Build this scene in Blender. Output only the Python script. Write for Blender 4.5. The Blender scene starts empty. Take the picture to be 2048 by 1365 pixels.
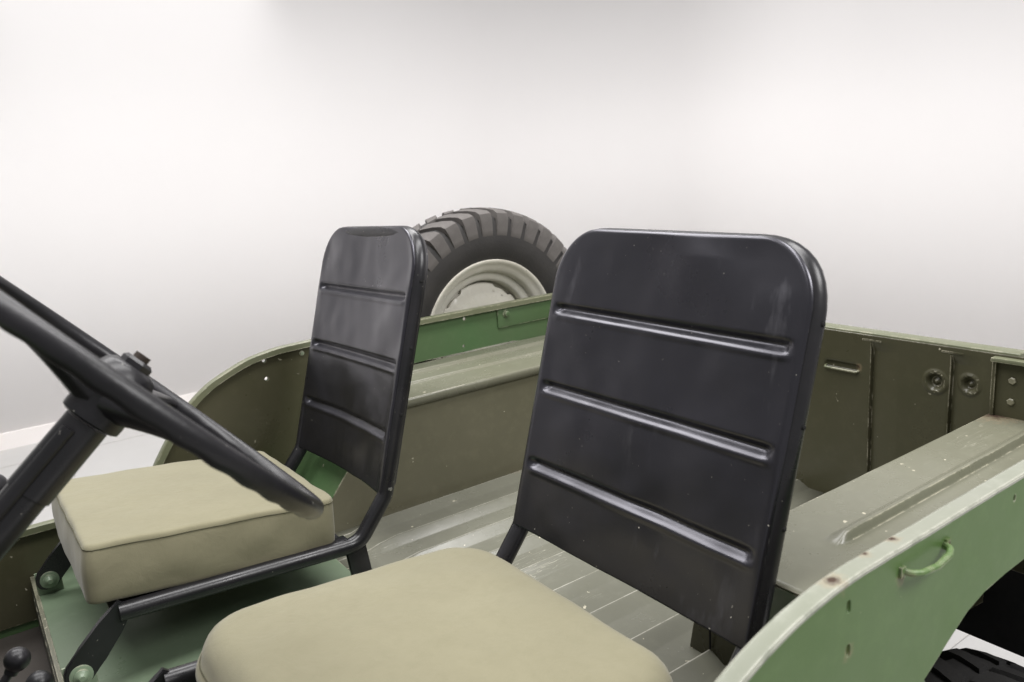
import bpy, bmesh, math, random
from mathutils import Vector, Matrix, noise
random.seed(4)
R = math.radians
S = bpy.context.scene
COL = S.collection

# ------------------------------------------------------------------ camera
cam = bpy.data.cameras.new('camera'); camo = bpy.data.objects.new('camera', cam); COL.objects.link(camo)
CM = Matrix(((-0.80970, 0.18294, -0.55760), (0.58306, 0.14302, -0.79974), (-0.06655, -0.97267, -0.22247)))
right, down, fwd = CM.col[0], CM.col[1], CM.col[2]
rot = Matrix((right, -down, -fwd)).transposed().to_quaternion()
camo.rotation_mode = 'QUATERNION'; camo.rotation_quaternion = rot
camo.location = (0, 1.0823, 1.45)
cam.sensor_width = 36; cam.lens = 1606.5 / 2048 * 36; cam.clip_start = .02; cam.clip_end = 200
cam.dof.use_dof = True; cam.dof.focus_distance = 1.35; cam.dof.aperture_fstop = 7.1
S.camera = camo

# ------------------------------------------------------------------ room light
w = bpy.data.worlds.new('World'); S.world = w; w.use_nodes = True
bg = w.node_tree.nodes['Background']; bg.inputs[0].default_value = (1.0, .985, .98, 1); bg.inputs[1].default_value = .29
def area(name, loc, size, power, target=None, spread=180, color=(1, .985, .98)):
    l = bpy.data.lights.new(name, 'AREA'); l.shape = 'RECTANGLE'; l.size, l.size_y = size
    l.energy = power; l.color = color; l.spread = R(spread)
    o = bpy.data.objects.new(name, l); COL.objects.link(o); o.location = loc
    d = (Vector(target) - Vector(loc)) if target else Vector((0, 0, -1))
    o.rotation_euler = d.to_track_quat('-Z', 'Y' if abs(d.x) < abs(d.y) or not target else 'X').to_euler()
    return o
area('ceiling_and_fill_light', (-.6, .3, 3.3), (3.0, .7), 62)
area('ceiling_and_fill_light', (-.7, -1.6, 3.3), (3.4, 1.0), 82)
area('ceiling_and_fill_light', (-1.9, 2.3, 3.1), (1.6, 1.0), 58, (-1.1, -.2, .9))  # added fill, brightens spare wheel, tailgate and near side panel
area('washer_and_fill_light', (-1.16, -4.16, 2.86), (1.66, .12), .85, spread=70)
area('washer_and_fill_light', (-.6, -2.0, 3.3), (7.0, .4), 17, (-.9, -4.262, -1.0), spread=68)  # added fill, evens out the lower part of the far wall
area('washer_and_fill_light', (-2.5, -1.2, 3.3), (.4, 4.6), 18, (-4.65, -1.2, -1.2), spread=66)  # added fill for the rear wall, aimed low to level its brightness
area('washer_and_fill_light', (-2.6, -1.6, 3.2), (1.4, 1.4), 7, (-4.3, -3.6, 1.6), spread=150)  # wide fill aimed at the corner to lift the dark wall top

S.view_settings.view_transform = 'Standard'; S.view_settings.look = 'None'
S.view_settings.exposure = .12; S.view_settings.gamma = 1
S.render.engine = 'CYCLES'
S.render.resolution_x, S.render.resolution_y = 1024, 682

# ------------------------------------------------------------------ materials
class NT:
    def __init__(s, name):
        s.m = bpy.data.materials.new(name); s.m.use_nodes = True; s.t = s.m.node_tree
        s.b = s.t.nodes['Principled BSDF']; s.co = s.n('ShaderNodeTexCoord').outputs['Object']
    def n(s, typ, **k):
        x = s.t.nodes.new(typ)
        for a, v in k.items(): setattr(x, a, v)
        return x
    def put(s, sock, v):
        if isinstance(v, bpy.types.NodeSocket): s.t.links.new(v, sock)
        elif v is not None:
            if sock.type == 'RGBA' and len(v) == 3: v = (*v, 1)
            sock.default_value = v
    def noise(s, scale, detail=3, rough=.5, vec=None, dist=0):
        x = s.n('ShaderNodeTexNoise'); x.inputs['Scale'].default_value = scale; x.inputs['Detail'].default_value = detail
        x.inputs['Roughness'].default_value = rough; x.inputs['Distortion'].default_value = dist
        s.put(x.inputs['Vector'], vec or s.co); return x.outputs['Fac']
    def mapv(s, rot=(0, 0, 0), scale=(1, 1, 1), loc=(0, 0, 0)):
        x = s.n('ShaderNodeMapping'); x.inputs['Rotation'].default_value = rot; x.inputs['Scale'].default_value = scale
        x.inputs['Location'].default_value = loc; s.put(x.inputs['Vector'], s.co); return x.outputs[0]
    def ramp(s, v, lo, hi, a=0., b=1.):
        x = s.n('ShaderNodeMapRange', clamp=True); s.put(x.inputs[0], v)
        for i, q in zip((1, 2, 3, 4), (lo, hi, a, b)): x.inputs[i].default_value = q
        return x.outputs[0]
    def math(s, op, a, b=None):
        x = s.n('ShaderNodeMath', operation=op); s.put(x.inputs[0], a); s.put(x.inputs[1], b); return x.outputs[0]
    def mix(s, f, a, b):
        x = s.n('ShaderNodeMix', data_type='RGBA'); s.put(x.inputs['Factor'], f); s.put(x.inputs[6], a); s.put(x.inputs[7], b); return x.outputs[2]
    def edge(s, r):
        bv = s.n('ShaderNodeBevel', samples=4); bv.inputs[0].default_value = r
        g = s.n('ShaderNodeNewGeometry'); d = s.n('ShaderNodeVectorMath', operation='DOT_PRODUCT')
        s.put(d.inputs[0], bv.outputs[0]); s.put(d.inputs[1], g.outputs['Normal']); return s.math('SUBTRACT', 1., d.outputs['Value'])
    def scratch(s, ang, ax, density):
        rot = [0, 0, 0]; rot[ax] = ang
        v = s.mapv(tuple(rot), (9, 160, 9) if ax == 2 else (9, 9, 160))
        n1 = s.noise(1.0, 1, .4, v); line = s.ramp(s.math('ABSOLUTE', s.math('SUBTRACT', n1, .5)), .003, .008, 1, 0)
        clump = s.ramp(s.noise(5 + density, 2, .5, s.mapv(loc=(ang * 7, 3, 1))), .60, .68)
        return s.math('MULTIPLY', line, clump)
    def spot(s, p, r0, r1):
        d = s.n('ShaderNodeVectorMath', operation='DISTANCE'); s.put(d.inputs[0], s.co); d.inputs[1].default_value = p
        j = s.math('MULTIPLY', s.math('SUBTRACT', s.noise(140, 2), .5), r1 * 1.3)
        return s.ramp(s.math('ADD', d.outputs['Value'], j), r0, r1, 1, 0)
    def out(s, color, rough, bump=None, strength=.1, dist=.002, **k):
        s.put(s.b.inputs['Base Color'], color); s.put(s.b.inputs['Roughness'], rough)
        for a, v in k.items(): s.put(s.b.inputs[a.replace('_', ' ')], v)
        if bump is not None:
            x = s.n('ShaderNodeBump'); x.inputs['Strength'].default_value = strength; x.inputs['Distance'].default_value = dist
            s.put(x.inputs['Height'], bump); s.put(s.b.inputs['Normal'], x.outputs[0])
        return s.m

CHIP = (.62, .58, .45)
def paint(name, c1, c2, rough=.36, chip=.5, edge=.5, scr=(), rust=(), crest=None, scr_col=(.62, .6, .5), chip_col=CHIP, spec=.5, chip_sc=70, wav=.0):
    t = NT(name)
    col = t.mix(t.ramp(t.noise(3.2, 5, .6), .35, .68), c1, c2)
    col = t.mix(t.ramp(t.noise(38, 4, .7), .5, .8, 0, .25), col, tuple(min(1, q * 1.5) for q in c2))
    rg = t.ramp(t.noise(6, 5, .65), .3, .7, rough - .07, rough + .1)
    if chip:
        a = t.ramp(t.noise(chip_sc, 2, .5), .775 - chip * .05, .79 - chip * .05)
        a = t.math('MULTIPLY', a, t.ramp(t.noise(7, 2), .43, .55))
        col = t.mix(a, col, chip_col)
    for i, (ang, ax) in enumerate(scr):
        col = t.mix(t.math('MULTIPLY', t.scratch(ang, ax, i), .45), col, scr_col)
    if edge:
        e = t.math('MULTIPLY', t.ramp(t.edge(.0035), .02, .12), t.ramp(t.noise(26, 4, .7), .52 - edge * .12, .6 - edge * .08))
        col = t.mix(t.math('MULTIPLY', e, .85), col, chip_col)
    if crest:
        sx = t.n('ShaderNodeSeparateXYZ'); t.put(sx.inputs[0], t.co)
        ph = t.math('FRACT', t.math('ADD', t.math('DIVIDE', t.math('SUBTRACT', sx.outputs[1], crest[0]), crest[1]), 20.02))
        ln = t.ramp(t.math('ABSOLUTE', t.math('SUBTRACT', ph, .025)), .012, .03, 1, 0)
        col = t.mix(t.math('MULTIPLY', ln, t.ramp(t.noise(16, 5, .75), .36, .6, .12, .9)), col, (.72, .70, .62))
    for p, r0, r1 in rust:
        k = t.spot(p, r0, r1); col = t.mix(t.math('MULTIPLY', t.spot(p, r1 * .9, r1 * 1.9), .35), col, (.36, .27, .17)); col = t.mix(k, col, (.055, .030, .017)); rg = t.math('MAXIMUM', rg, t.math('MULTIPLY', k, .8))
    bump = t.math('ADD', t.math('MULTIPLY', t.noise(420, 2), .25), t.math('MULTIPLY', t.noise(9, 2), 1 + wav * 4))
    return t.out(col, rg, bump, .12, .002, Specular_IOR_Level=spec)

OUT_RUST = [((-.594, .7045, 1.062), .003, .0085), ((-.70, .700, 1.063), .002, .006), ((-.655, .699, 1.063), .0015, .005),
            ((-.691, .72, 1.03), .003, .006), ((-.779, .72, 1.038), .002, .005), ((-.606, .72, .989), .002, .006)]
M_GREEN = paint('sage_green_paint', (.105, .188, .055), (.122, .2, .07), .38, .4, .6, rust=OUT_RUST)
M_INNER = paint('mid_green_paint', (.075, .145, .058), (.085, .13, .06), .36, .3, .5)
M_PLATE = paint('pale_green_paint', (.135, .19, .118), (.165, .21, .145), .32, .2, .4)
M_OLIVE = paint('olive_drab_paint', (.066, .064, .034), (.08, .075, .046), .3, .95, .7, rust=[((-1.47, .196, .99), .002, .006)])
M_BROWN = paint('worn_olive_paint_sheen', (.128, .122, .08), (.155, .145, .098), .3, .8, .6)  # olive lightened to paint in the reflection on the far well wall
M_BED = paint('worn_grey_olive_floor_paint', (.178, .178, .138), (.195, .194, .155), .22, 1.0, 1.15, crest=(-.139, .0975), scr=((1.0, 2), (-.9, 2)), rust=[((-1.05, -.452, .698), .004, .016)])
M_WELL = paint('worn_well_top_paint', (.178, .176, .126), (.195, .194, .148), .25, .9, .8, scr=((.8, 2),), rust=[((-1.47, .46, .95), .01, .03)])
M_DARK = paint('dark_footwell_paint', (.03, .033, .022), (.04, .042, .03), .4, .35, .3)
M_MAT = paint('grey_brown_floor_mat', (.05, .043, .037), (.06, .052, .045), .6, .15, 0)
M_RIM = paint('cream_grey_rim_paint', (.70, .67, .58), (.74, .71, .63), .28, .2, .3, chip_col=(.2, .17, .12))
M_BOLT = paint('green_bolt_paint', (.2, .27, .18), (.3, .36, .26), .3, .3, .4)

M_OBOLT = paint('olive_bolt_paint', (.20, .19, .13), (.26, .25, .18), .3, .3, .5)
def black_seat():
    t = NT('black_seat_enamel')
    col = t.mix(t.ramp(t.noise(5, 5, .6), .35, .7), (.0045, .0045, .007), (.008, .008, .0115))
    dust = t.math('MULTIPLY', t.ramp(t.noise(1, 4, .6, t.mapv(scale=(30, 30, 3))), .58, .74), t.ramp(t.noise(6, 2), .5, .65))
    col = t.mix(t.math('MULTIPLY', dust, .10), col, (.4, .4, .42))
    a = t.math('MULTIPLY', t.ramp(t.noise(190, 2, .5), .755, .77), t.ramp(t.noise(9, 2), .45, .6))
    col = t.mix(a, col, (.55, .53, .45))
    for p, r in [((-.7088, -.5016, 1.3215), .007), ((-.7096, -.47, 1.3225), .006), ((-.7085, -.355, 1.3185), .008), ((-.762, .3154, 1.2235), .004), ((-.762, .322, 1.2235), .003), ((-.7364, .5643, 1.1395), .004),
                 ((-.6604, .2995, .8875), .006), ((-.6614, .3213, .8875), .005)]:
        col = t.mix(t.math('MULTIPLY', t.spot(p, r * .15, r * .55), .8), col, (.6, .57, .46))
    e = t.math('MULTIPLY', t.ramp(t.edge(.002), .02, .1), t.ramp(t.noise(45, 4, .7), .55, .62))
    col = t.mix(t.math('MULTIPLY', e, .7), col, (.5, .48, .42))
    rg = t.math('ADD', t.ramp(t.noise(7, 5, .65), .3, .7, .26, .36), t.math('MULTIPLY', dust, .2))
    bump = t.math('ADD', t.math('MULTIPLY', t.noise(350, 2), .12), t.math('MULTIPLY', t.noise(6, 1), 1.))
    return t.out(col, rg, bump, .08, .003, Specular_IOR_Level=.85, Coat_Weight=.45, Coat_Roughness=.3, Specular_Tint=(.9, .89, 1.), Coat_Tint=(.96, .95, 1.))
M_SEAT = black_seat()
def black_tube():
    t = NT('black_tube_enamel')
    col = t.mix(t.ramp(t.noise(20, 4), .4, .7), (.010, .010, .012), (.018, .017, .02))
    a = t.math('MULTIPLY', t.ramp(t.noise(230, 2, .5), .73, .745), t.ramp(t.noise(14, 2), .5, .62))
    col = t.mix(a, col, (.5, .48, .42))
    return t.out(col, t.ramp(t.noise(15, 4), .3, .7, .24, .38), t.noise(90, 3), .1, .002, Specular_IOR_Level=.6)
M_TUBE = black_tube()
def bakelite():
    t = NT('black_wheel_plastic')
    col = t.mix(t.ramp(t.noise(14, 5, .7), .4, .7), (.008, .008, .0095), (.015, .014, .017))
    sp = t.ramp(t.noise(170, 2), .75, .77)
    col = t.mix(sp, col, (.25, .24, .22))
    return t.out(col, t.ramp(t.noise(12, 4), .3, .7, .3, .44), t.noise(220, 3), .1, .002)
M_WHEEL = bakelite()
def rubber(name, c1, c2, rough=.75):
    t = NT(name)
    col = t.mix(t.ramp(t.noise(12, 6, .7), .35, .7), c1, c2)
    return t.out(col, rough, t.noise(160, 4, .6), .35, .002)
M_TYRE = rubber('tyre_sidewall_rubber', (.028, .026, .025), (.04, .037, .035), .62)
M_LUG = rubber('dusty_tread_rubber', (.10, .091, .086), (.15, .138, .13), .8)
M_TYRE2 = rubber('road_tyre_rubber', (.02, .019, .019), (.03, .029, .028), .7)
def canvas():
    t = NT('khaki_canvas')
    col = t.mix(t.ramp(t.noise(7, 5, .6), .3, .72), (.226, .209, .133), (.257, .238, .154))
    col = t.mix(t.ramp(t.noise(60, 5, .7), .45, .75, 0, .35), col, (.2, .188, .115))
    h = t.math('ADD', t.math('MULTIPLY', t.noise(700, 2, .6), .10), t.math('MULTIPLY', t.noise(16, 4, .55, dist=.6), 1.))
    return t.out(col, .85, h, .5, .004, Sheen_Weight=.25, Specular_IOR_Level=.25)
M_CANVAS = canvas()
def simple(name, c, rough, sc=20, var=.12, metal=0., bump=.1):
    t = NT(name)
    col = t.mix(t.ramp(t.noise(sc, 5, .6), .3, .7), tuple(q * (1 - var) for q in c), tuple(min(1, q * (1 + var)) for q in c))
    return t.out(col, t.ramp(t.noise(sc * .7, 4), .3, .7, rough * .85, min(1, rough * 1.15)), t.noise(sc * 12, 3), bump, .002, Metallic=metal)
M_THREAD = simple('dark_seam_thread', (.10, .095, .055), .8, 90)
M_THREADG = simple('green_seam_thread', (.16, .17, .10), .8, 90)
M_WALL = simple('white_wall_paint', (.90, .882, .879), .7, 1.2, .006, bump=.05)
M_SKIRT = simple('white_skirting_gloss', (.84, .80, .78), .4, 3, .01)
M_FLOOR = simple('pale_grey_floor', (.52, .515, .505), .4, 2.5, .03)
M_JOINT = simple('grey_floor_joint', (.52, .51, .49), .7, 30)
M_BLACK = simple('black_underbody', (.008, .008, .008), .8, 20)
M_BRASS = simple('brown_nut', (.055, .042, .034), .45, 60, metal=.3)
M_STEEL = simple('bare_steel_screw', (.42, .42, .4), .35, 60, metal=.8)

# ------------------------------------------------------------------ mesh helpers
def link(o, parent=None):
    COL.objects.link(o)
    if parent is not None:
        o.parent = parent
        o.matrix_parent_inverse = WORLD[parent.name].inverted()
    WORLD[o.name] = o.matrix_basis.copy() if parent is None else o.matrix_basis.copy()
    return o
WORLD = {}
def obj(name, vf, mat, parent=None, smooth=35, T=None, kind=None, label=None):
    me = bpy.data.meshes.new(name)
    if isinstance(vf, bmesh.types.BMesh):
        bmesh.ops.recalc_face_normals(vf, faces=vf.faces[:]); vf.to_mesh(me); vf.free()
    else:
        me.from_pydata([tuple(v) for v in vf[0]], [], vf[1])
        b = bmesh.new(); b.from_mesh(me); bmesh.ops.recalc_face_normals(b, faces=b.faces[:]); b.to_mesh(me); b.free()
    if T is not None: me.transform(T)
    me.materials.append(mat)
    if smooth:
        for p in me.polygons: p.use_smooth = True
        me.set_sharp_from_angle(angle=R(smooth))
    o = bpy.data.objects.new(name, me); link(o, parent)
    if kind: o['kind'] = kind
    if label: o['label'] = label
    return o
def empty(name, loc):
    o = bpy.data.objects.new(name, None); o.location = loc; COL.objects.link(o); WORLD[name] = Matrix.Translation(loc); o.empty_display_size = .1
    return o
def box(lo, hi, bev=.002, seg=2, T=None):
    b = bmesh.new(); bmesh.ops.create_cube(b, size=1)
    lo, hi = Vector(lo), Vector(hi)
    for v in b.verts: v.co = Vector([(lo[i] + hi[i]) / 2 + v.co[i] * (hi[i] - lo[i]) for i in range(3)])
    if bev: bmesh.ops.bevel(b, geom=b.edges[:], offset=bev, segments=seg, affect='EDGES', profile=.6)
    if T: bmesh.ops.transform(b, matrix=T, verts=b.verts)
    return b
def hexa(p, bev=.002):
    """box from 8 corners: bottom 4 (ccw), top 4"""
    b = bmesh.new(); v = [b.verts.new(q) for q in p]
    for f in ((0, 3, 2, 1), (4, 5, 6, 7), (0, 1, 5, 4), (1, 2, 6, 5), (2, 3, 7, 6), (3, 0, 4, 7)): b.faces.new([v[i] for i in f])
    if bev: bmesh.ops.bevel(b, geom=b.edges[:], offset=bev, segments=2, affect='EDGES', profile=.6)
    return b
def fillet(pts, rad, seg=8):
    out = [Vector(pts[0])]
    for i in range(1, len(pts) - 1):
        p, a, c = Vector(pts[i]), Vector(pts[i - 1]), Vector(pts[i + 1])
        r = rad[i] if isinstance(rad, (list, tuple)) else rad
        u, v = (a - p).normalized(), (c - p).normalized()
        ang = u.angle(v)
        d = min(r / math.tan(ang / 2), .49 * (a - p).length, .49 * (c - p).length)
        A, B_ = p + u * d, p + v * d
        for k in range(seg + 1):
            t = k / seg; out.append(A * (1 - t) ** 2 + p * 2 * t * (1 - t) + B_ * t * t)
    out.append(Vector(pts[-1])); return out
def tube(path, r, n=12, closed=False, flat=None):
    path = [Vector(p) for p in path]; N = len(path); V = []; F = []
    T = []
    for i in range(N):
        a = path[(i - 1) % N] if closed or i else path[0]; c = path[(i + 1) % N] if closed or i < N - 1 else path[-1]
        T.append((c - a).normalized())
    u = T[0].orthogonal().normalized()
    for i in range(N):
        u = (u - T[i] * u.dot(T[i])).normalized(); v = T[i].cross(u)
        rr = r(i / (N - 1)) if callable(r) else r
        for k in range(n):
            a = 2 * math.pi * k / n; V.append(path[i] + u * math.cos(a) * rr + v * math.sin(a) * rr)
    for i in range(N if closed else N - 1):
        for k in range(n):
            a, b_ = i * n + k, i * n + (k + 1) % n; c, d = ((i + 1) % N) * n + (k + 1) % n, ((i + 1) % N) * n + k
            F.append((a, b_, c, d))
    if not closed: F += [tuple(range(n))[::-1], tuple(range((N - 1) * n, N * n))]
    return V, F
def lathe(prof, c, axis, n=64, cap0=False, cap1=False):
    """prof: (radius, offset along axis)"""
    c, ax = Vector(c), Vector(axis).normalized(); e1 = ax.orthogonal().normalized(); e2 = ax.cross(e1); V = []; F = []
    for r, w_ in prof:
        for k in range(n):
            a = 2 * math.pi * k / n; V.append(c + ax * w_ + (e1 * math.cos(a) + e2 * math.sin(a)) * r)
    for i in range(len(prof) - 1):
        for k in range(n): F.append((i * n + k, i * n + (k + 1) % n, (i + 1) * n + (k + 1) % n, (i + 1) * n + k))
    if cap0: F.append(tuple(range(n)))
    if cap1: F.append(tuple(range((len(prof) - 1) * n, len(prof) * n)))
    return V, F
def bolt(p, d, r=.006, h=.005, hexa_=True):
    return lathe([(r * 1.5, 0), (r * 1.5, h * .25), (r, h * .3), (r, h * .9), (r * .8, h)], p, d, 6 if hexa_ else 14, True, True)
def plate(outline, holes, thick, place):
    """filled 2-D outline with real holes -> bmesh; place(u, v, w) -> world"""
    cu = bpy.data.curves.new('tmp', 'CURVE'); cu.dimensions = '2D'; cu.fill_mode = 'BOTH'; cu.extrude = thick / 2
    for lp in [outline] + holes:
        sp = cu.splines.new('POLY'); sp.points.add(len(lp) - 1); sp.use_cyclic_u = True
        for q, p in zip(lp, sp.points): p.co = (q[0], q[1], 0, 1)
    o = bpy.data.objects.new('tmp', cu); COL.objects.link(o)
    dg = bpy.context.evaluated_depsgraph_get(); me = bpy.data.meshes.new_from_object(o.evaluated_get(dg))
    b = bmesh.new(); b.from_mesh(me); bmesh.ops.remove_doubles(b, verts=b.verts, dist=1e-6)
    for v in b.verts: v.co = Vector(place(*v.co))
    bpy.data.objects.remove(o); bpy.data.curves.remove(cu); bpy.data.meshes.remove(me)
    return b
def circ(x, z, r, n=14): return [(x + r * math.cos(2 * math.pi * k / n), z + r * math.sin(2 * math.pi * k / n)) for k in range(n)]
def smooth_line(pts, n=6):
    """Catmull-Rom through 2-D points"""
    out = []
    P = [pts[0]] + list(pts) + [pts[-1]]
    for i in range(1, len(P) - 2):
        for k in range(n):
            t = k / n; q = []
            for j in (0, 1):
                a, b_, c, d = P[i - 1][j], P[i][j], P[i + 1][j], P[i + 2][j]
                q.append(.5 * (2 * b_ + (c - a) * t + (2 * a - 5 * b_ + 4 * c - d) * t * t + (3 * b_ - a - 3 * c + d) * t ** 3))
            out.append(tuple(q))
    out.append(tuple(pts[-1])); return out

# ------------------------------------------------------------------ room
def struct(o): o['kind'] = 'structure'; return o
struct(obj('floor', box((-4.65, -4.262, -.05), (4.5, 3.2, 0), 0), M_FLOOR, smooth=0))
FL = bpy.data.objects['floor']
for nm, lo, hi in [('floor_joint', (-4.6, .1 + 0, .001), (4.4, .104, .0025))] + \
        [('floor_joint', (-4.6, y, .001), (4.4, y + .004, .0025)) for y in (-.9, -1.9, -2.9, -3.9, 1.1)] + \
        [('floor_joint', (x, -4.2, .0012), (x + .004, 3.1, .0028)) for x in (-2.36, -3.36, -1.36, -.36, .64)]:
    obj(nm, box(lo, hi, 0), M_JOINT, FL, smooth=0)
def wall_sheet(r=1.1, n=40):
    pts = [(4.5, -4.262), (1., -4.262), (-1., -4.262), (-3., -4.262), (-3.5, -4.262)]
    for k in range(n + 1):
        a = math.pi / 2 * k / n; pts.append((-4.65 + r - r * math.sin(a), -4.262 + r - r * math.cos(a)))
    pts += [(-4.65, -3.), (-4.65, -2.5), (-4.65, 0.), (-4.65, 3.2)]
    V = []; F = []
    for x, y in pts: V += [(x, y, -.05), (x, y, 3.5)]
    for k in range(len(pts) - 1): F.append((2 * k, 2 * k + 1, 2 * k + 3, 2 * k + 2))
    return V, F, pts
V, F, wpts = wall_sheet()
wa = struct(obj('wall', (V, F), M_WALL, smooth=60))
m_ = wa.modifiers.new('thick', 'SOLIDIFY'); m_.thickness = .12; m_.offset = -1
# outward side: make the sheet's face look into the room
if wa.data.polygons[0].normal.y < 0: wa.data.flip_normals()
V = []; F = []
for x, y in wpts:
    # inward normal
    k = wpts.index((x, y)); a = wpts[max(k - 1, 0)]; c = wpts[min(k + 1, len(wpts) - 1)]
    t_ = Vector((c[0] - a[0], c[1] - a[1])).normalized(); nx, ny = -t_.y * -1, t_.x * -1
    V += [(x - nx * .004, y - ny * .004, 0), (x + nx * .014, y + ny * .014, 0), (x + nx * .014, y + ny * .014, .094), (x + nx * .011, y + ny * .011, .097), (x - nx * .004, y - ny * .004, .097)]
for k in range(len(wpts) - 1):
    for q in range(4): F.append((5 * k + q, 5 * k + q + 1, 5 * k + 6 + q, 5 * k + 5 + q))
obj('skirting_board', (V, F), M_SKIRT, wa, smooth=30)

# ------------------------------------------------------------------ jeep body
ZF, ZW, A, ZR, XT, B = .6925, .946, .454, 1.063, -1.477, .715
jeep = empty('jeep', (-.5, 0, 0))
jeep['label'] = 'open green off-road vehicle with two black-backed front seats and a spare wheel'
jeep['category'] = 'vehicle'

near_top = smooth_line([(-1.49, ZR), (-.8, ZR), (-.655, ZR), (-.615, 1.0625), (-.575, 1.0595), (-.532, 1.0525), (-.492, 1.042), (-.455, 1.028), (-.41, 1.004), (-.365, .965), (-.33, .92), (-.305, .875), (-.28, .83), (-.24, .803), (-.18, .797), (.2, .797), (.45, .80)])
far_top = smooth_line([(-1.49, ZR), (-.8, ZR), (-.65, ZR - .001), (-.575, 1.058), (-.505, 1.043), (-.439, 1.015), (-.39, .983), (-.354, .945), (-.322, .903), (-.298, .868), (-.272, .828), (-.235, .803), (-.18, .797), (.2, .797), (.45, .80)])
front_end = [(.49, .83), (.52, .92), (.54, 1.05), (.56, 1.10), (.80, 1.10), (.80, .45)]
arch = [(-.60, .45), (-.61, .62), (-.635, .74), (-.67, .815), (-.71, .865), (-.744, .892), (-.768, .904), (-.803, .9225), (-.833, .937), (-.87, .946), (-.92, .950), (-.966, .951),
        (-1.25, .951), (-1.32, .94), (-1.38, .90), (-1.43, .84), (-1.46, .74), (-1.47, .45), (-1.49, .45)]
def slot(x, z, r, l): return [(x + r * math.cos(a), z + l / 2 + r * math.sin(a)) for a in [math.pi * k / 6 for k in range(7)]] + [(x - r * math.cos(a), z - l / 2 - r * math.sin(a)) for a in [math.pi * k / 6 for k in range(7)]]
near_holes = [slot(-.605, 1.036, .0035, .007), slot(-.606, .991, .0035, .007), slot(-.928, 1.04, .003, .003)]
far_holes = [circ(-.556, 1.036, .0042), circ(-.556, .993, .0042), circ(-1.101, 1.040, .0045), circ(-1.092, .967, .004)]
for nm, top, holes, y0, m in [('side_panel', near_top, near_holes, B - .002, M_GREEN), ('side_panel', far_top, far_holes, -B + .002, M_INNER)]:
    o = obj(nm, plate(top + front_end + arch, holes, .004, lambda u, v, w_, y0=y0: (u, y0 + w_, v)), m, jeep, smooth=0)
    o['label'] = 'sage green outer side panel with grab loop' if y0 > 0 else 'far side panel with mid green inner face'
# olive inner skin at the front of the far side
inner = [(x, z - .012) for x, z in far_top if -.735 < x < .44] + [(.44, .60), (-.62, .60), (-.735, .90)]
inner = [(max(x, -.735), z) for x, z in inner]
obj('inner_skin', plate(inner, [circ(-.556, 1.036, .0048), circ(-.556, .993, .0048)], .002, lambda u, v, w_: (u, -B + .0065 + w_, v)), M_OLIVE, jeep, smooth=0)
inner2 = [(x, z - .012) for x, z in near_top if -.735 < x < .44] + [(.44, .60), (-.62, .60), (-.735, .90)]
obj('inner_skin', plate([(max(x, -.735), z) for x, z in inner2], [slot(-.605, 1.036, .0042, .008), slot(-.606, .991, .0042, .008)], .002, lambda u, v, w_: (u, B - .0065 + w_, v)), M_OLIVE, jeep, smooth=0)

# rolled rim along the tops of both sides
def rim(top, side, width, m, label):
    lip = .009 if side > 0 else .0135
    sec = [(.0011, -.0035), (.0013, -.0008), (-.0004, .0011), (-.004, .0015), (-width + .003, .001), (-width, -.0008), (-width - .0003, -lip), (-width + .0025, -lip - .0004), (-width + .003, -.0035), (-.0045, -.0035)]
    top = [p for p in top if p[0] <= .45]
    V = []; F = []; k = len(sec)
    for i, (x, z) in enumerate(top):
        a = top[max(i - 1, 0)]; c = top[min(i + 1, len(top) - 1)]
        tx, tz = c[0] - a[0], c[1] - a[1]; l = math.hypot(tx, tz); nx, nz = -tz / l, tx / l
        j = .0007 * noise.noise(Vector((x * 22, side, 0)))
        for sy, sn in sec: V.append((x + nx * (sn + j), side * (B + sy), z + nz * (sn + j)))
    for i in range(len(top) - 1):
        for q in range(k): F.append((i * k + q, i * k + (q + 1) % k, (i + 1) * k + (q + 1) % k, (i + 1) * k + q))
    F += [tuple(range(k)), tuple(range((len(top) - 1) * k, len(top) * k))]
    return obj('top_rim', (V, F), m, jeep, 24, label=label)
M_RIMN = paint('worn_green_rim_paint_sheen', (.27, .285, .225), (.34, .345, .295), .24, .35, 1.2, chip_col=(.82, .8, .7), rust=OUT_RUST)  # base colour paled with overhead reflection painted in; chips and rust are wear
M_RIMF = paint('worn_olive_rim_paint', (.15, .165, .095), (.17, .175, .115), .34, .3, .6)
rim(near_top, 1, .020, M_RIMN, 'worn green rim of near side, overhead sheen painted in, with rusty edges')
rim(far_top, -1, .016, M_RIMF, 'olive rolled rim of far side')

# bed floor : corrugated sheet
def bed():
    ys = []
    y = -A - .004
    step = .0975; y0 = -.139
    edges = [y0 + step * k for k in range(-4, 7)]
    pts = [(-A - .006, .0)]
    for e in edges:
        if not (-A + .005 < e < A - .03): continue
        pts += [(e - .0008, .0), (e, .0112), (e + .002, .012), (e + .008, .0116), (e + .030, .0008), (e + .036, .0)]
    pts.append((A + .006, .0)); pts.sort()
    xs = [XT, -1.2, -.95, -.75, -.66, -.62, -.6, -.53]
    V = []; F = []
    for i, x in enumerate(xs):
        k = 1 if x < -.65 else (.5 if x < -.61 else 0)
        for (yy, h) in pts: V.append((x, yy, ZF + h * k))
    n = len(pts)
    for i in range(len(xs) - 1):
        for j in range(n - 1): F.append((i * n + j, (i + 1) * n + j, (i + 1) * n + j + 1, i * n + j + 1))
    return V, F
bo = obj('bed_floor', bed(), M_BED, jeep, 25, label='worn ribbed cargo bed floor with scratches')
obj('bed_corner', box((-1.0, A + .007, ZF - .012), (-.534, B - .009, ZF - .0005), .001), M_BED, jeep)
obj('bed_corner', box((-.6, -B + .009, ZF - .012), (-.534, -A - .007, ZF - .0005), .001), M_BED, jeep)
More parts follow.
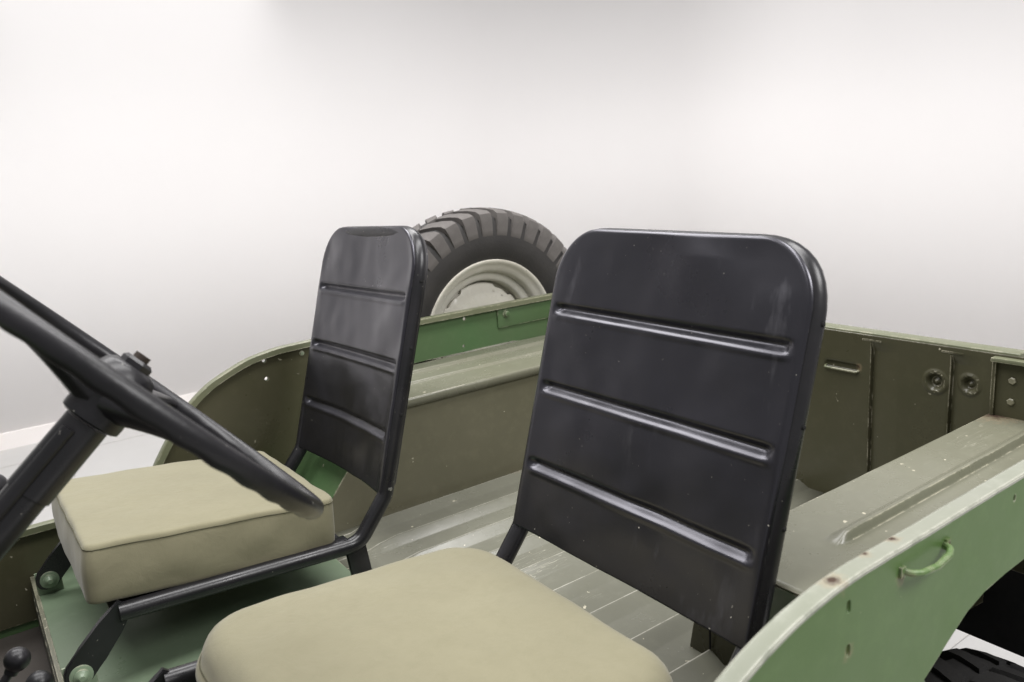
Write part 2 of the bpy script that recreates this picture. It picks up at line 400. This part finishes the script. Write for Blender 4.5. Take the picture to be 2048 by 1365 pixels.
s_ = bo.modifiers.new('thick', 'SOLIDIFY'); s_.thickness = .01; s_.offset = -1
# step in front of the bed (seat platform) and the front floor
obj('seat_platform', box((-.532, -B + .009, .60), (-.034, B - .009, ZF + .001), .004), M_PLATE, jeep, label='pale green seat platform ahead of the bed')
obj('platform_lip', box((-.036, -B + .012, .672), (-.0285, B - .012, .6955), .002), M_WELL, jeep)
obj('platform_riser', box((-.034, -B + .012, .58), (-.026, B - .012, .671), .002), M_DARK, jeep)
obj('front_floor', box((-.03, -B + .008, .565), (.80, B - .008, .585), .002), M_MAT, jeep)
obj('firewall', box((.795, -B + .003, .45), (.81, B - .003, 1.095), .002), M_INNER, jeep)
obj('dashboard', box((.55, -B + .006, .90), (.565, B - .006, 1.095), .004), M_OLIVE, jeep)
obj('cowl', box((.545, -B, 1.098), (.82, B, 1.11), .004), M_GREEN, jeep)

# wheel wells
for sd, nm in ((-1, 'far'), (1, 'near')):
    yi, yo = sd * A, sd * (B - .006)
    m_side = M_BROWN if sd < 0 else M_OLIVE
    # inner wall
    def pl_(u, v, w_, yi=yi, sd=sd): return (u, yi + sd * .002 + w_, v)
    xf = -.515 if sd < 0 else -.885
    obj('well_wall', plate([(XT, ZF - .12), (XT, ZW - .004), (-.722, ZW - .004), (xf, ZF), (xf, ZF - .05)], [], .003, pl_), m_side, jeep, smooth=0)
    # sloped front
    ya, yb = sorted((yi, yo))
    ya += .001; yb -= .001
    obj('well_front', hexa([(xf, ya, ZF - .004), (xf + .004, ya, ZF - .004), (xf + .004, yb, ZF - .004), (xf, yb, ZF - .004),
                            (-.725, ya, ZW - .004), (-.720, ya, ZW - .004), (-.720, yb, ZW - .004), (-.725, yb, ZW - .004)], .0008), M_INNER, jeep, smooth=0)
    # top sheet with a pressed bead and a folded lip
    beads = [(.548, .0115, .0125, -.85), ] if sd > 0 else [(.556, .008, .004, -.74), (.640, .010, .006, -.74)]
    us = [A - .003 + i * (B - .007 - A + .003) / 200 for i in range(201)]
    xs = [XT + i * (-.717 - XT) / 60 for i in range(61)]
    V = []; F = []
    for x in xs:
        V.append((x, sd * (A - .0045), ZW - .018)); V.append((x, sd * (A - .0055), ZW - .003)); V.append((x, sd * (A - .004), ZW - .0004))
        for u in us:
            h = 0
            for c, hw, dp, xe in beads:
                q = abs(u - c) / hw; k = min(1, max(0, (xe - x) / .02))
                if sd > 0: q = (c - u) / (hw * 1.9) if u < c else (u - c) / (hw * .45)
                if q < 1: h += dp * k * (.5 + .5 * math.cos(math.pi * q)) ** .8
            h += .0008 * noise.noise(Vector((x * 6, u * 9, sd)))
            V.append((x, sd * u, ZW + h))
    n = len(us) + 3
    for i in range(60):
        for j in range(n - 1): F.append((i * n + j, i * n + j + 1, (i + 1) * n + j + 1, (i + 1) * n + j))
    o = obj('well_top', (V, F), M_WELL, jeep, 40, label='worn wheel well top on the %s side' % nm)
    s_ = o.modifiers.new('thick', 'SOLIDIFY'); s_.thickness = .002; s_.offset = 1
# small box at the foot of the near wheel well
obj('floor_bracket', hexa([(-.97, .312, ZF - .002), (-.832, .312, ZF - .002), (-.836, .4535, ZF - .002), (-.97, .4535, ZF - .002),
                           (-.97, .318, .79), (-.848, .318, .79), (-.852, .4535, .79), (-.97, .4535, .79)], .004), M_OLIVE, jeep, label='small green box on the bed floor by the near well')
obj('bracket_slit', box((-.8345, .352, .708), (-.8325, .3545, .755), 0), M_BLACK, jeep, smooth=0)

# tailgate
def tailgate():
    prof = []
    ys = [-.69 + i * .7 / 70 for i in range(70)] + [.01 + i * .68 / 340 for i in range(341)]
    seams = [-.378, -.221, .2215, .378]
    V = []; F = []
    NZ = 170
    zs = [ZF - .03 + i * (ZR - .004 - ZF + .03) / NZ for i in range(NZ + 1)]
    dents = [(.352, .988, .017), (.412, .993, .015)]
    for z in zs:
        for y in ys:
            x = XT + .006
            for s0 in seams:
                d = y - s0
                fade = min(1, max(0, (1.048 - z) / .02))
                if 0 <= d < .06: x -= .009 * (1 - d / .06) ** 1.3 * fade
            for (dy, dz, r) in dents:
                q = math.hypot(y - dy, z - dz) / r
                if q < 2.2:
                    x -= .008 / (1 + math.exp((q - .82) * 14)) - .003 * math.exp(-((q - 1.12) / .22) ** 2) - .006 * math.exp(-(q / .26) ** 2)
            q = abs(z - .985) / .010; p = max(0, abs(y - .158) - .03) / .010
            e = math.hypot(q, p)
            x -= .006 / (1 + math.exp(min(60, (e - .8) * 12)))
            x += .0012 * noise.noise(Vector((y * 7, z * 9, 2)))
            V.append((x, y, z))
    n = len(ys)
    for i in range(NZ):
        for j in range(n - 1): F.append((i * n + j, i * n + j + 1, (i + 1) * n + j + 1, (i + 1) * n + j))
    return V, F
tg = obj('tailgate', tailgate(), M_OLIVE, jeep, 40, label='olive tail panel with vertical seams and round dents')
s_ = tg.modifiers.new('thick', 'SOLIDIFY'); s_.thickness = .003; s_.offset = -1
obj('tailgate_rim', box((XT - .026, -.70, ZR - .012), (XT + .008, .492, ZR + .001), .004, 3), M_RIMF, tg)
for y in (.221, .378): obj('seam_flange', box((XT + .004, y - .018, ZR - .0165), (XT + .0095, y + .022, ZR - .0125), .001), M_OLIVE, tg)
obj('footman_loop', tube(fillet([(XT + .002, .122, .982), (XT + .014, .122, .979), (XT + .014, .196, .979), (XT + .002, .196, .982)], .006), .0024, 8), M_RIMF, tg)
# corner bracket
obj('corner_bracket', box((XT + .001, .462, ZW + .003), (XT + .005, .705, 1.045), .001), M_DARK, tg)
obj('bracket_edge', box((XT + .002, .4515, ZW + .002), (XT + .016, .4585, 1.049), .002), M_OLIVE, tg)
obj('bracket_ledge', box((XT + .001, .452, 1.047), (XT + .024, .709, 1.0545), .002), M_RIMF, tg)
for z in (1.015, .977): obj('bolt', bolt((XT + .004, .484, z), (1, 0, 0), .0065, .009), M_OBOLT, tg)
obj('bolt', bolt((XT + .004, .469, .999), (1, 0, 0), .003, .004), M_OBOLT, tg)
obj('rear_apron', box((XT - .012, -.712, .492), (XT - .002, .712, ZF - .002), .003), M_BLACK, jeep)

# grab loop on the near side
obj('grab_loop', tube(fillet([(-.6945, B - .002, 1.038), (-.698, B + .008, 1.037), (-.708, B + .012, 1.0355), (-.734, B + .0135, 1.0335), (-.760, B + .012, 1.0355), (-.770, B + .008, 1.0375), (-.774, B - .002, 1.0385)], .006, 5), .0035, 10), M_GREEN, jeep, label='green grab loop on the outer side panel')
for x in (-.692, -.777): obj('loop_foot', hexa([(x - .004, B - .001, 1.032), (x + .004, B - .001, 1.032), (x + .004, B + .003, 1.032), (x - .004, B + .003, 1.032), (x - .004, B - .001, 1.044), (x + .004, B - .001, 1.044), (x + .004, B + .003, 1.044), (x - .004, B + .003, 1.044)], .001), M_GREEN, jeep)
# spare carrier plate inside the far side
obj('carrier_plate', box((-1.45, -B + .003, .995), (-1.205, -B + .009, 1.049), .003), M_INNER, jeep)
obj('bolt', bolt((-1.233, -B + .008, 1.033), (0, 1, 0), .0075, .010, False), M_INNER, jeep)
obj('bolt', bolt((-.646, -B + .007, 1.036), (0, 1, 0), .004, .004, False), M_BOLT, jeep)
obj('carrier_arm', box((-1.25, -.76, .95), (-1.17, -B - .001, .99), .004), M_GREEN, jeep)

# chassis + rear road wheels
for y in (-.36, .36): obj('chassis_rail', box((-1.5, y - .03, .50), (.8, y + .03, .60), .006), M_BLACK, jeep)
for y in (-.36, .36): obj('body_mount', box((-1.3, y - .02, .598), (-.2, y + .02, ZF - .008), .004), M_BLACK, jeep)
obj('rear_axle', tube([(-1.10, -.60, .3105), (-1.10, .60, .3105)], .045, 16), M_BLACK, jeep)
for y in (-.36, .36): obj('leaf_spring', box((-1.4, y - .025, .345), (-.75, y + .025, .505), .01), M_BLACK, jeep)

def tyre_profile(wd): # half section, axis offset w
    k = wd / .083
    return [(.206, -.060 * k), (.222, -.070 * k), (.245, -.079 * k), (.268, -.083 * k), (.290, -.082 * k), (.318, -.079 * k), (.334, -.073 * k), (.349, -.055 * k), (.353, -.02 * k),
            (.353, .02 * k), (.349, .055 * k), (.334, .073 * k), (.318, .079 * k), (.290, .082 * k), (.268, .083 * k), (.245, .079 * k), (.222, .070 * k), (.206, .060 * k), (.200, .03 * k), (.200, -.03 * k), (.206, -.060 * k)]
def lug_mesh(sd):
    # section stations: axial w, radius, angular shift, half angular width
    st = [(.0815, .281, -.004, .066), (.0845, .300, -.002, .064), (.085, .330, .0, .062), (.0812, .347, .004, .060), (.070, .3545, .016, .057), (.045, .359, .050, .052), (.020, .3605, .088, .049), (.004, .361, .112, .047)]
    V = []; F = []
    for w_, r, sh, hw in st:
        base = (w_ - .006, r - .007) if r < .34 else (w_ - .003, r - .016)
        for a, (ww, rr) in ((sh - hw, base), (sh - hw * .9, (w_, r)), (sh + hw * .9, (w_, r)), (sh + hw, base)):
            V.append((rr * math.sin(a), sd * ww, rr * math.cos(a)))
    for i in range(len(st) - 1):
        for q in range(3): F.append((i * 4 + q, i * 4 + q + 1, i * 4 + 5 + q, i * 4 + 4 + q))
    F += [(0, 1, 2, 3), (len(V) - 4, len(V) - 3, len(V) - 2, len(V) - 1)]
    return V, F
def road_wheel(name, pos, tm, lm, nl, label, k_=1.):
    TW = Matrix.Translation(pos) @ Matrix.Scale(k_, 4); c = Vector((0, 0, 0))
    t = obj(name, lathe(tyre_profile(.083), c, (0, 1, 0), 96), tm, jeep, 60, T=TW, label=label)
    # rim: the face seen is on +y
    for sd in (1, -1):
        pr_ = [(.198, -.005), (.2, .045), (.210, .056), (.2155, .063), (.2185, .068), (.2165, .0715), (.211, .071), (.206, .064), (.197, .056), (.189, .053), (.183, .044), (.181, .034), (.174, .0305), (.163, .029), (.157, .024), (.154, .010), (.152, -.004)]
        obj('rim', lathe([(r, sd * w_) for r, w_ in pr_], c, (0, 1, 0), 96), M_RIM, t, 50, T=TW)
    # dished disc with flats
    V = [c + Vector((0, .006, 0))]; n = 96; F = []
    rings = [(.035, .004), (.055, .010), (.09, .016), (.125, .014), (.140, .0095), (1, .0075), (1.0, .002)]
    for q, (r, w_) in enumerate(rings):
        for k in range(n):
            a = 2 * math.pi * k / n; d = (math.degrees(a) + 20) % 72
            ro = .149 if d < 46 else .140 / max(.94, math.cos(R(abs(d - 59) - 13) * .9))
            ro = min(ro, .149)
            rr = ro if r == 1 else r
            V.append(c + Vector((rr * math.sin(a), w_, rr * math.cos(a))))
    for k in range(n): F.append((0, 1 + k, 1 + (k + 1) % n))
    for q in range(len(rings) - 1):
        for k in range(n): F.append((1 + q * n + k, 1 + (q + 1) * n + k, 1 + (q + 1) * n + (k + 1) % n, 1 + q * n + (k + 1) % n))
    obj('wheel_disc', (V, F), M_RIM, t, 30, T=TW)
    obj('disc_backing', lathe([(.0, -.004), (.158, -.004), (.158, -.008), (.0, -.008)], c, (0, 1, 0), 64), M_RIM, t, 30, T=TW)
    for a in (22, 36):
        p = c + Vector((-.128 * math.sin(R(a)), .013, .128 * math.cos(R(a))))
        obj('rivet', bolt(p, (0, 1, 0), .003, .003, False), M_RIM, t, T=TW)
    if nl:
        for sd in (1, -1):
            me = None
            for k in range(nl):
                ang = 2 * math.pi * (k + (.5 if sd < 0 else .12)) / nl
                if me is None:
                    o = obj('tread_lug', lug_mesh(sd), lm, None, 40); me = o.data; COL.objects.unlink(o); bpy.data.objects.remove(o)
                o = bpy.data.objects.new('tread_lug', me); COL.objects.link(o); o.parent = t
                o.matrix_local = TW @ Matrix.Rotation(ang, 4, 'Y')
                o.matrix_parent_inverse = Matrix()
    return t
WORLD['x'] = Matrix()
road_wheel('spare_wheel', (-1.215, -.815, .966), M_TYRE, M_LUG, 38, 'spare wheel with cream rim hung outside the far side', .985)
road_wheel('road_wheel', (-1.10, .60, .3295), M_TYRE2, M_TYRE2, 30, 'rear road wheel under the near wheel arch', .913)
road_wheel('road_wheel', (-1.10, -.60, .3295), M_TYRE2, M_TYRE2, 30, 'rear road wheel on the far side', .913)

# ------------------------------------------------------------------ seats
def rounded_pad(hx, hy, hz, rv, re, crown, seed, n=44, nz=12):
    """upholstered pad: rounded corners in plan rv, edge rounding re, crowned top"""
    b = bmesh.new(); vs = {}
    def P(a, c, d):
        key = (round(a, 5), round(c, 5), round(d, 5))
        if key in vs: return vs[key]
        x, y, z = a * hx, c * hy, d * hz
        # plan rounding
        qx, qy = max(-hx + rv, min(hx - rv, x)), max(-hy + rv, min(hy - rv, y))
        dx, dy = x - qx, y - qy; l = max(abs(dx), abs(dy)); e = math.hypot(dx, dy)
        if e > 1e-9 and l > 0: x, y = qx + dx * l / e, qy + dy * l / e
        m = 1 - max(abs(a), abs(c))           # 0 at the rim
        di = m * min(hx, hy); dzr = (1 - abs(d)) * hz
        if abs(d) > .999 and di < re:
            z = math.copysign(hz - re + math.sqrt(max(0, re * re - (re - di) ** 2)), d)
        elif m < 1e-6: z = d * (hz - re)
        ed = (1 - abs(a) ** 2.6) * (1 - abs(c) ** 2.6)
        if d > 0: z += crown * max(0, ed) * d
        bul = (1 - d * d) * (.006 if re > .02 else .003)
        x += math.copysign(bul, x) * (abs(a) ** 8); y += math.copysign(bul, y) * (abs(c) ** 8)
        nv = Vector((x * 16, y * 16, z * 20 + seed))
        z += .0018 * noise.noise(nv); x += .0026 * noise.noise(nv + Vector((9, 0, 0))); y += .0030 * noise.noise(nv * 1.1 + Vector((0, 7, 0))) * min(1, abs(c) ** 4 + .1)
        vs[key] = b.verts.new((x, y, z)); return vs[key]
    def g(k, N):                                # denser towards the rim
        t = -1 + 2 * k / N; return math.copysign(1 - (1 - abs(t)) ** 1.5, t)
    U = [g(k, n) for k in range(n + 1)]; Z = [g(k, nz) for k in range(nz + 1)]
    for s in (-1, 1):
        for i in range(n):
            for j in range(n): b.faces.new([P(U[i], U[j], s), P(U[i + 1], U[j], s), P(U[i + 1], U[j + 1], s), P(U[i], U[j + 1], s)])
            for j in range(nz):
                b.faces.new([P(s, U[i], Z[j]), P(s, U[i + 1], Z[j]), P(s, U[i + 1], Z[j + 1]), P(s, U[i], Z[j + 1])])
                b.faces.new([P(U[i], s, Z[j]), P(U[i + 1], s, Z[j]), P(U[i + 1], s, Z[j + 1]), P(U[i], s, Z[j + 1])])
    loop = []
    for q in range(200):
        a = 2 * math.pi * q / 200; c_, s2 = math.cos(a), math.sin(a); k = 1 / max(abs(c_), abs(s2))
        v = P(c_ * k, s2 * k, .97); o_ = Vector((v.co.x, v.co.y, 0)).normalized(); loop.append(v.co + o_ * .0006)
    for v in [v for v in b.verts if not v.link_faces]: b.verts.remove(v)
    return b, loop
def seat(P0, yaw, roll, hw, L, conc, recl, seed, label, cush, clabel, fx=.448, fz=-.058):
    T = Matrix.Translation(P0) @ Matrix.Rotation(R(yaw), 4, 'Z') @ Matrix.Rotation(R(roll), 4, 'X')
    sa, ca = math.sin(R(recl)), math.cos(R(recl))
    up, nr = Vector((-sa, 0, ca)), Vector((ca, 0, sa)); Y = Vector((0, 1, 0)); tr = .0145; rc = .085
    hs = hw - .007
    bo_ = -nr * .0150
    def side(s): return [Vector((fx + .072, s * hs, fz - .077)), Vector((fx, s * hs, fz)), Vector((.050, s * hs, -.083)), bo_ + Vector((.002, s * hs, -.004))]
    top = up * (L - .010) + bo_
    pts = side(1) + [top + Y * hs, top - Y * hs] + side(-1)[::-1]
    path = fillet(pts[1:-1], [0, .045, .05, rc * 1.0, rc * 1.0, .05, .045, 0], 10)
    path = [p - nr * .012 if False else p for p in path]
    fr = obj('front_seat', tube(path, tr, 16), M_TUBE, jeep, 60, T=T, label=label)
    # sheet-metal back
    nc, nrw = 84, 200; V = []; F = []; off = .0008
    ribs = [.218 * L, .478 * L, .737 * L]
    for i in range(nrw + 1):
        s = -.004 + (L + .004) * i / nrw
        q = max(0, s - (L - rc)); h = hw - rc + math.sqrt(max(0, rc * rc - q * q)) if q > 0 else hw
        for j in range(nc + 1):
            u = -1 + 2 * j / nc; y = u * h
            d = -conc * (1 - u * u) * (1 - .75 * max(0, s) / L)
            for k, c in enumerate(ribs):
                e = (abs(y) - (hw - .026)) / .012; kk = 1 - min(1, max(0, e))
                kk = kk * kk * (3 - 2 * kk)
                z_ = s - c
                if -.0125 < z_ < .0085:
                    g = (.5 + .5 * math.cos(math.pi * z_ / (.0085 if z_ > 0 else .0125)))
                    d -= .0085 * kk * g ** .8
                d += .0016 * kk * math.exp(-((z_ + .014) / .004) ** 2)
            nv = Vector((y * 9, s * 9, seed))
            wv = .0046 * noise.noise(nv) + .0008 * noise.noise(nv * 2.7)
            # creases where the beads stop
            for c in ribs: wv += .0015 * math.exp(-((s - c) / .022) ** 2) * math.exp(-((abs(y) - hw + .012) / .012) ** 2) * (1 if y > 0 else .8)
            edge_k = min(1, (1 - abs(u)) * 9, (L - s) / .03)
            d += wv * edge_k
            rim_d = min(hw - abs(y), L - s)
            if q > 0: rim_d = rc - math.hypot(q, max(0, abs(y) - (hw - rc))) if abs(y) > hw - rc else rc - q
            V.append(up * s + Y * y + nr * (off + d - .0025 * max(0, 1 - rim_d / .004) ** 2))
    n = nc + 1
    for i in range(nrw):
        for j in range(nc): F.append((i * n + j, i * n + j + 1, (i + 1) * n + j + 1, (i + 1) * n + j))
    bk = obj('backrest', (V, F), M_SEAT, fr, 60, T=T)
    s_ = bk.modifiers.new('thick', 'SOLIDIFY'); s_.thickness = .0016; s_.offset = 0
    # hem of the back sheet behind the tube
    hem = fillet([up * .02 + bo_ + Y * hs, top + Y * hs, top - Y * hs, up * .02 + bo_ - Y * hs], [0, rc, rc, 0], 10)
    obj('back_sheet_hem', tube([p - nr * .0115 + (p - up * L * .5).normalized() * .005 for p in hem], .0036, 8), M_SEAT, fr, 60, T=T)
    for s in (-1, 1):
        for k in (.02, .30, .55, .80):
            p = up * (L * k) + bo_ + Y * s * (hs + tr - .001)
            obj('screw', bolt(p, (0, s, 0), .0028, .0022, False), M_STEEL if k == .02 else M_BLACK, fr, T=T)
        # flattened front leg + pivot
        y = s * hs; b = bmesh.new()
        a, c = Vector((fx - .003, y, fz + .002)), Vector((fx + .069, y, fz - .075)); d = (c - a).normalized(); nn = Vector((-d.z, 0, d.x))
        ring = []
        prof = [(-.012, .013), (0, .0145), (.025, .019), (.07, .0215), (.103, .0215), (.113, .018), (.122, .010), (.125, .002)]
        outl = [(a + d * t + nn * w_) for t, w_ in prof] + [(a + d * t - nn * w_) for t, w_ in prof[::-1]]
        f1 = [b.verts.new(p + Y * .005) for p in outl]; f2 = [b.verts.new(p - Y * .005) for p in outl]
        b.faces.new(f1); b.faces.new(f2[::-1])
        for i in range(len(outl)): b.faces.new([f1[i], f2[i], f2[(i + 1) % len(outl)], f1[(i + 1) % len(outl)]])
        bmesh.ops.bevel(b, geom=[e for e in b.edges if abs(e.verts[0].co.y - e.verts[1].co.y) < 1e-4], offset=.002, segments=2, affect='EDGES')
        obj('front_leg', b, M_TUBE, fr, 40, T=T)
        pv = Vector((fx + .065, y, fz - .075))
        obj('pivot_bolt', lathe([(.0165, .004), (.0165, .007), (.012, .0085), (.011, .0085), (.011, .0105), (.0085, .0115), (.0055, .0165), (.004, .018)], pv, (0, 1, 0), 24, True, True), M_BOLT, fr, 40, T=T)
        z0 = ZF + .001 - P0[2]
        obj('pivot_bracket', box((fx + .044, y - .009, z0 - .004), (fx + .088, y - .0052, fz - .060), .0015), M_BOLT, fr, T=T)
        obj('bracket_foot', box((fx + .040, y - .009, z0 - .006), (fx + .092, y + .022, z0 + .004), .0015), M_BOLT, fr, T=T)
        # rear foot
        obj('rear_leg', hexa([(.030, y - .006, z0 - .004), (.068, y - .006, z0 - .004), (.068, y + .006, z0 - .004), (.030, y + .006, z0 - .004),
                              (.040, y - .006, -.080), (.078, y - .006, -.080), (.078, y + .006, -.080), (.040, y + .006, -.080)], .002), M_TUBE, fr, T=T)
    # cross bar and pad board under the cushion
    obj('seat_pan', box((.075, -hs + .008, -.079), (.455, hs - .008, -.070), .002), M_TUBE, fr, T=T @ Matrix.Translation((0, 0, 0)))
    obj('weld_tab', box((.070, hs - .02, -.078), (.105, hs + .004, -.066), .002), M_TUBE, fr, T=T)
    cx, cy, cz, hx, hy, hz, tilt, rv, re, cr = cush
    TC = T @ Matrix.Translation((cx, cy, cz)) @ Matrix.Rotation(R(-tilt), 4, 'Y')
    pad, loop = rounded_pad(hx, hy, hz, rv, re, cr, seed)
    cu = obj('cushion', pad, M_CANVAS, fr, 180, T=TC, label=clabel)
    obj('seam', tube(loop, .0009, 6, True), M_THREAD, fr, 60, T=TC)
    return fr
seat((-.570, -.399, .864), 0, 2.0, .213, .490, .020, 16.8, 3.3, 'passenger front seat standing beside the far side panel',
     (.284, .004, -.012, .200, .199, .0475, 6.5, .020, .006, .008), 'boxy khaki canvas cushion')
seat((-.661, .331, .889), 0, .2, .2285, .470, .006, 16.8, 8.1, 'driver front seat behind the steering wheel',
     (.292, .006, -.020, .213, .228, .046, 4.5, .078, .034, .012), 'rounded khaki canvas cushion', .535, -.034)

# ------------------------------------------------------------------ steering wheel
WC = Vector((-.117, .29, 1.2763)); th = R(47.4); ax = Vector((-math.sin(th), 0, math.cos(th))); e1 = Vector((0, 1, 0)); e2 = ax.cross(e1); RW = .2102
def rim_wheel():
    V = []; F = []; N, n = 240, 18
    for i in range(N):
        a = 2 * math.pi * i / N; rd = e1 * math.cos(a) + e2 * math.sin(a)
        for k in range(n):
            b_ = 2 * math.pi * k / n; r = .0093
            under = max(0, -math.sin(b_) * .75 + .25 * -math.cos(b_))
            r += .0009 * under * math.cos(a * 40)
            V.append(WC + rd * (RW + r * math.cos(b_)) + ax * (r * 1.05 * math.sin(b_)))
    for i in range(N):
        for k in range(n): F.append((i * n + k, i * n + (k + 1) % n, ((i + 1) % N) * n + (k + 1) % n, ((i + 1) % N) * n + k))
    return V, F
sw = obj('steering_wheel', rim_wheel(), M_WHEEL, jeep, 180, label='black steering wheel with scalloped finger grips')
obj('hub', lathe([(.0, -.048), (.024, -.048), (.0275, -.046), (.028, -.040), (.0275, -.034), (.031, -.024), (.035, -.016), (.034, -.008), (.027, .003), (.024, .009), (.018, .013), (.0, .013)], WC, ax, 40), M_WHEEL, sw, 50)
obj('hub_nut', lathe([(.015, .010), (.015, .018), (.012, .021), (.0, .021)], WC, ax, 6), M_TUBE, sw, 30)
obj('shaft_end', lathe([(.0075, .02), (.0075, .0265), (.0, .0265)], WC, ax, 16), M_BRASS, sw, 40)
for a in (270, 30, 150):
    d = e1 * math.cos(R(a)) + e2 * math.sin(R(a)); t_ = ax.cross(d)
    V = []; F = []; st = 16
    for i in range(st + 1):
        k = i / st; r = .018 + (RW - .018) * k
        hw_ = .018 * (1 - k) ** 1.5 + .0075 + .005 * max(0, k - .85) / .15; hh = .012 * (1 - k) ** 2 + .005; zc = -.022 * (1 - k) ** 2 - .001
        for q in range(12):
            b_ = 2 * math.pi * q / 12; V.append(WC + d * r + t_ * (hw_ * math.cos(b_)) + ax * (zc + hh * math.sin(b_)))
    for i in range(st):
        for q in range(12): F.append((i * 12 + q, i * 12 + (q + 1) % 12, (i + 1) * 12 + (q + 1) % 12, (i + 1) * 12 + q))
    obj('spoke', (V, F), M_WHEEL, sw, 60)
colm = obj('steering_column', tube([WC - ax * .05, WC - ax * .40, WC - ax * 1.0], .0185, 24), M_TUBE, jeep, 60, label='black steering column')
obj('column_sleeve', lathe([(.0185, -.05), (.0203, -.05), (.0203, -.125), (.0185, -.126)], WC, ax, 24), M_TUBE, colm, 40)
obj('horn_conduit', tube([WC - ax * .06 + e1 * .016 - e2 * .013, WC - ax * .9 + e1 * .016 - e2 * .013], .0065, 10), M_WHEEL, colm, 60)

# ------------------------------------------------------------------ levers
def lever(p, r, foot, label):
    p, foot = Vector(p), Vector(foot); d = (foot - p).normalized()
    mid = p + (foot - p) * .5 + Vector((.03, 0, 0))
    o = obj('gear_lever', tube(fillet([p + d * r * .6, mid, foot], .2, 8), lambda t: .0055 + .004 * t, 10), M_TUBE, jeep, 60, label=label)
    V, F = lathe([(.0001, r)] + [(r * math.sin(math.pi * k / 16), r * math.cos(math.pi * k / 16)) for k in range(1, 14)] + [(r * .55, -r * .92), (r * .5, -r * 1.25)], p, -d, 24, False, True)
    obj('lever_knob', (V, F), M_WHEEL, o, 60)
lever((.014, -.053, .866), .0155, (.20, -.05, .58), 'short transfer lever with round black knob, outer one')
lever((-.003, 0.0, .852), .0155, (.18, .0, .58), 'short transfer lever with round black knob, inner one')
lever((.003, .0, 1.112), .021, (.30, .07, .58), 'tall main gear lever with round black knob')
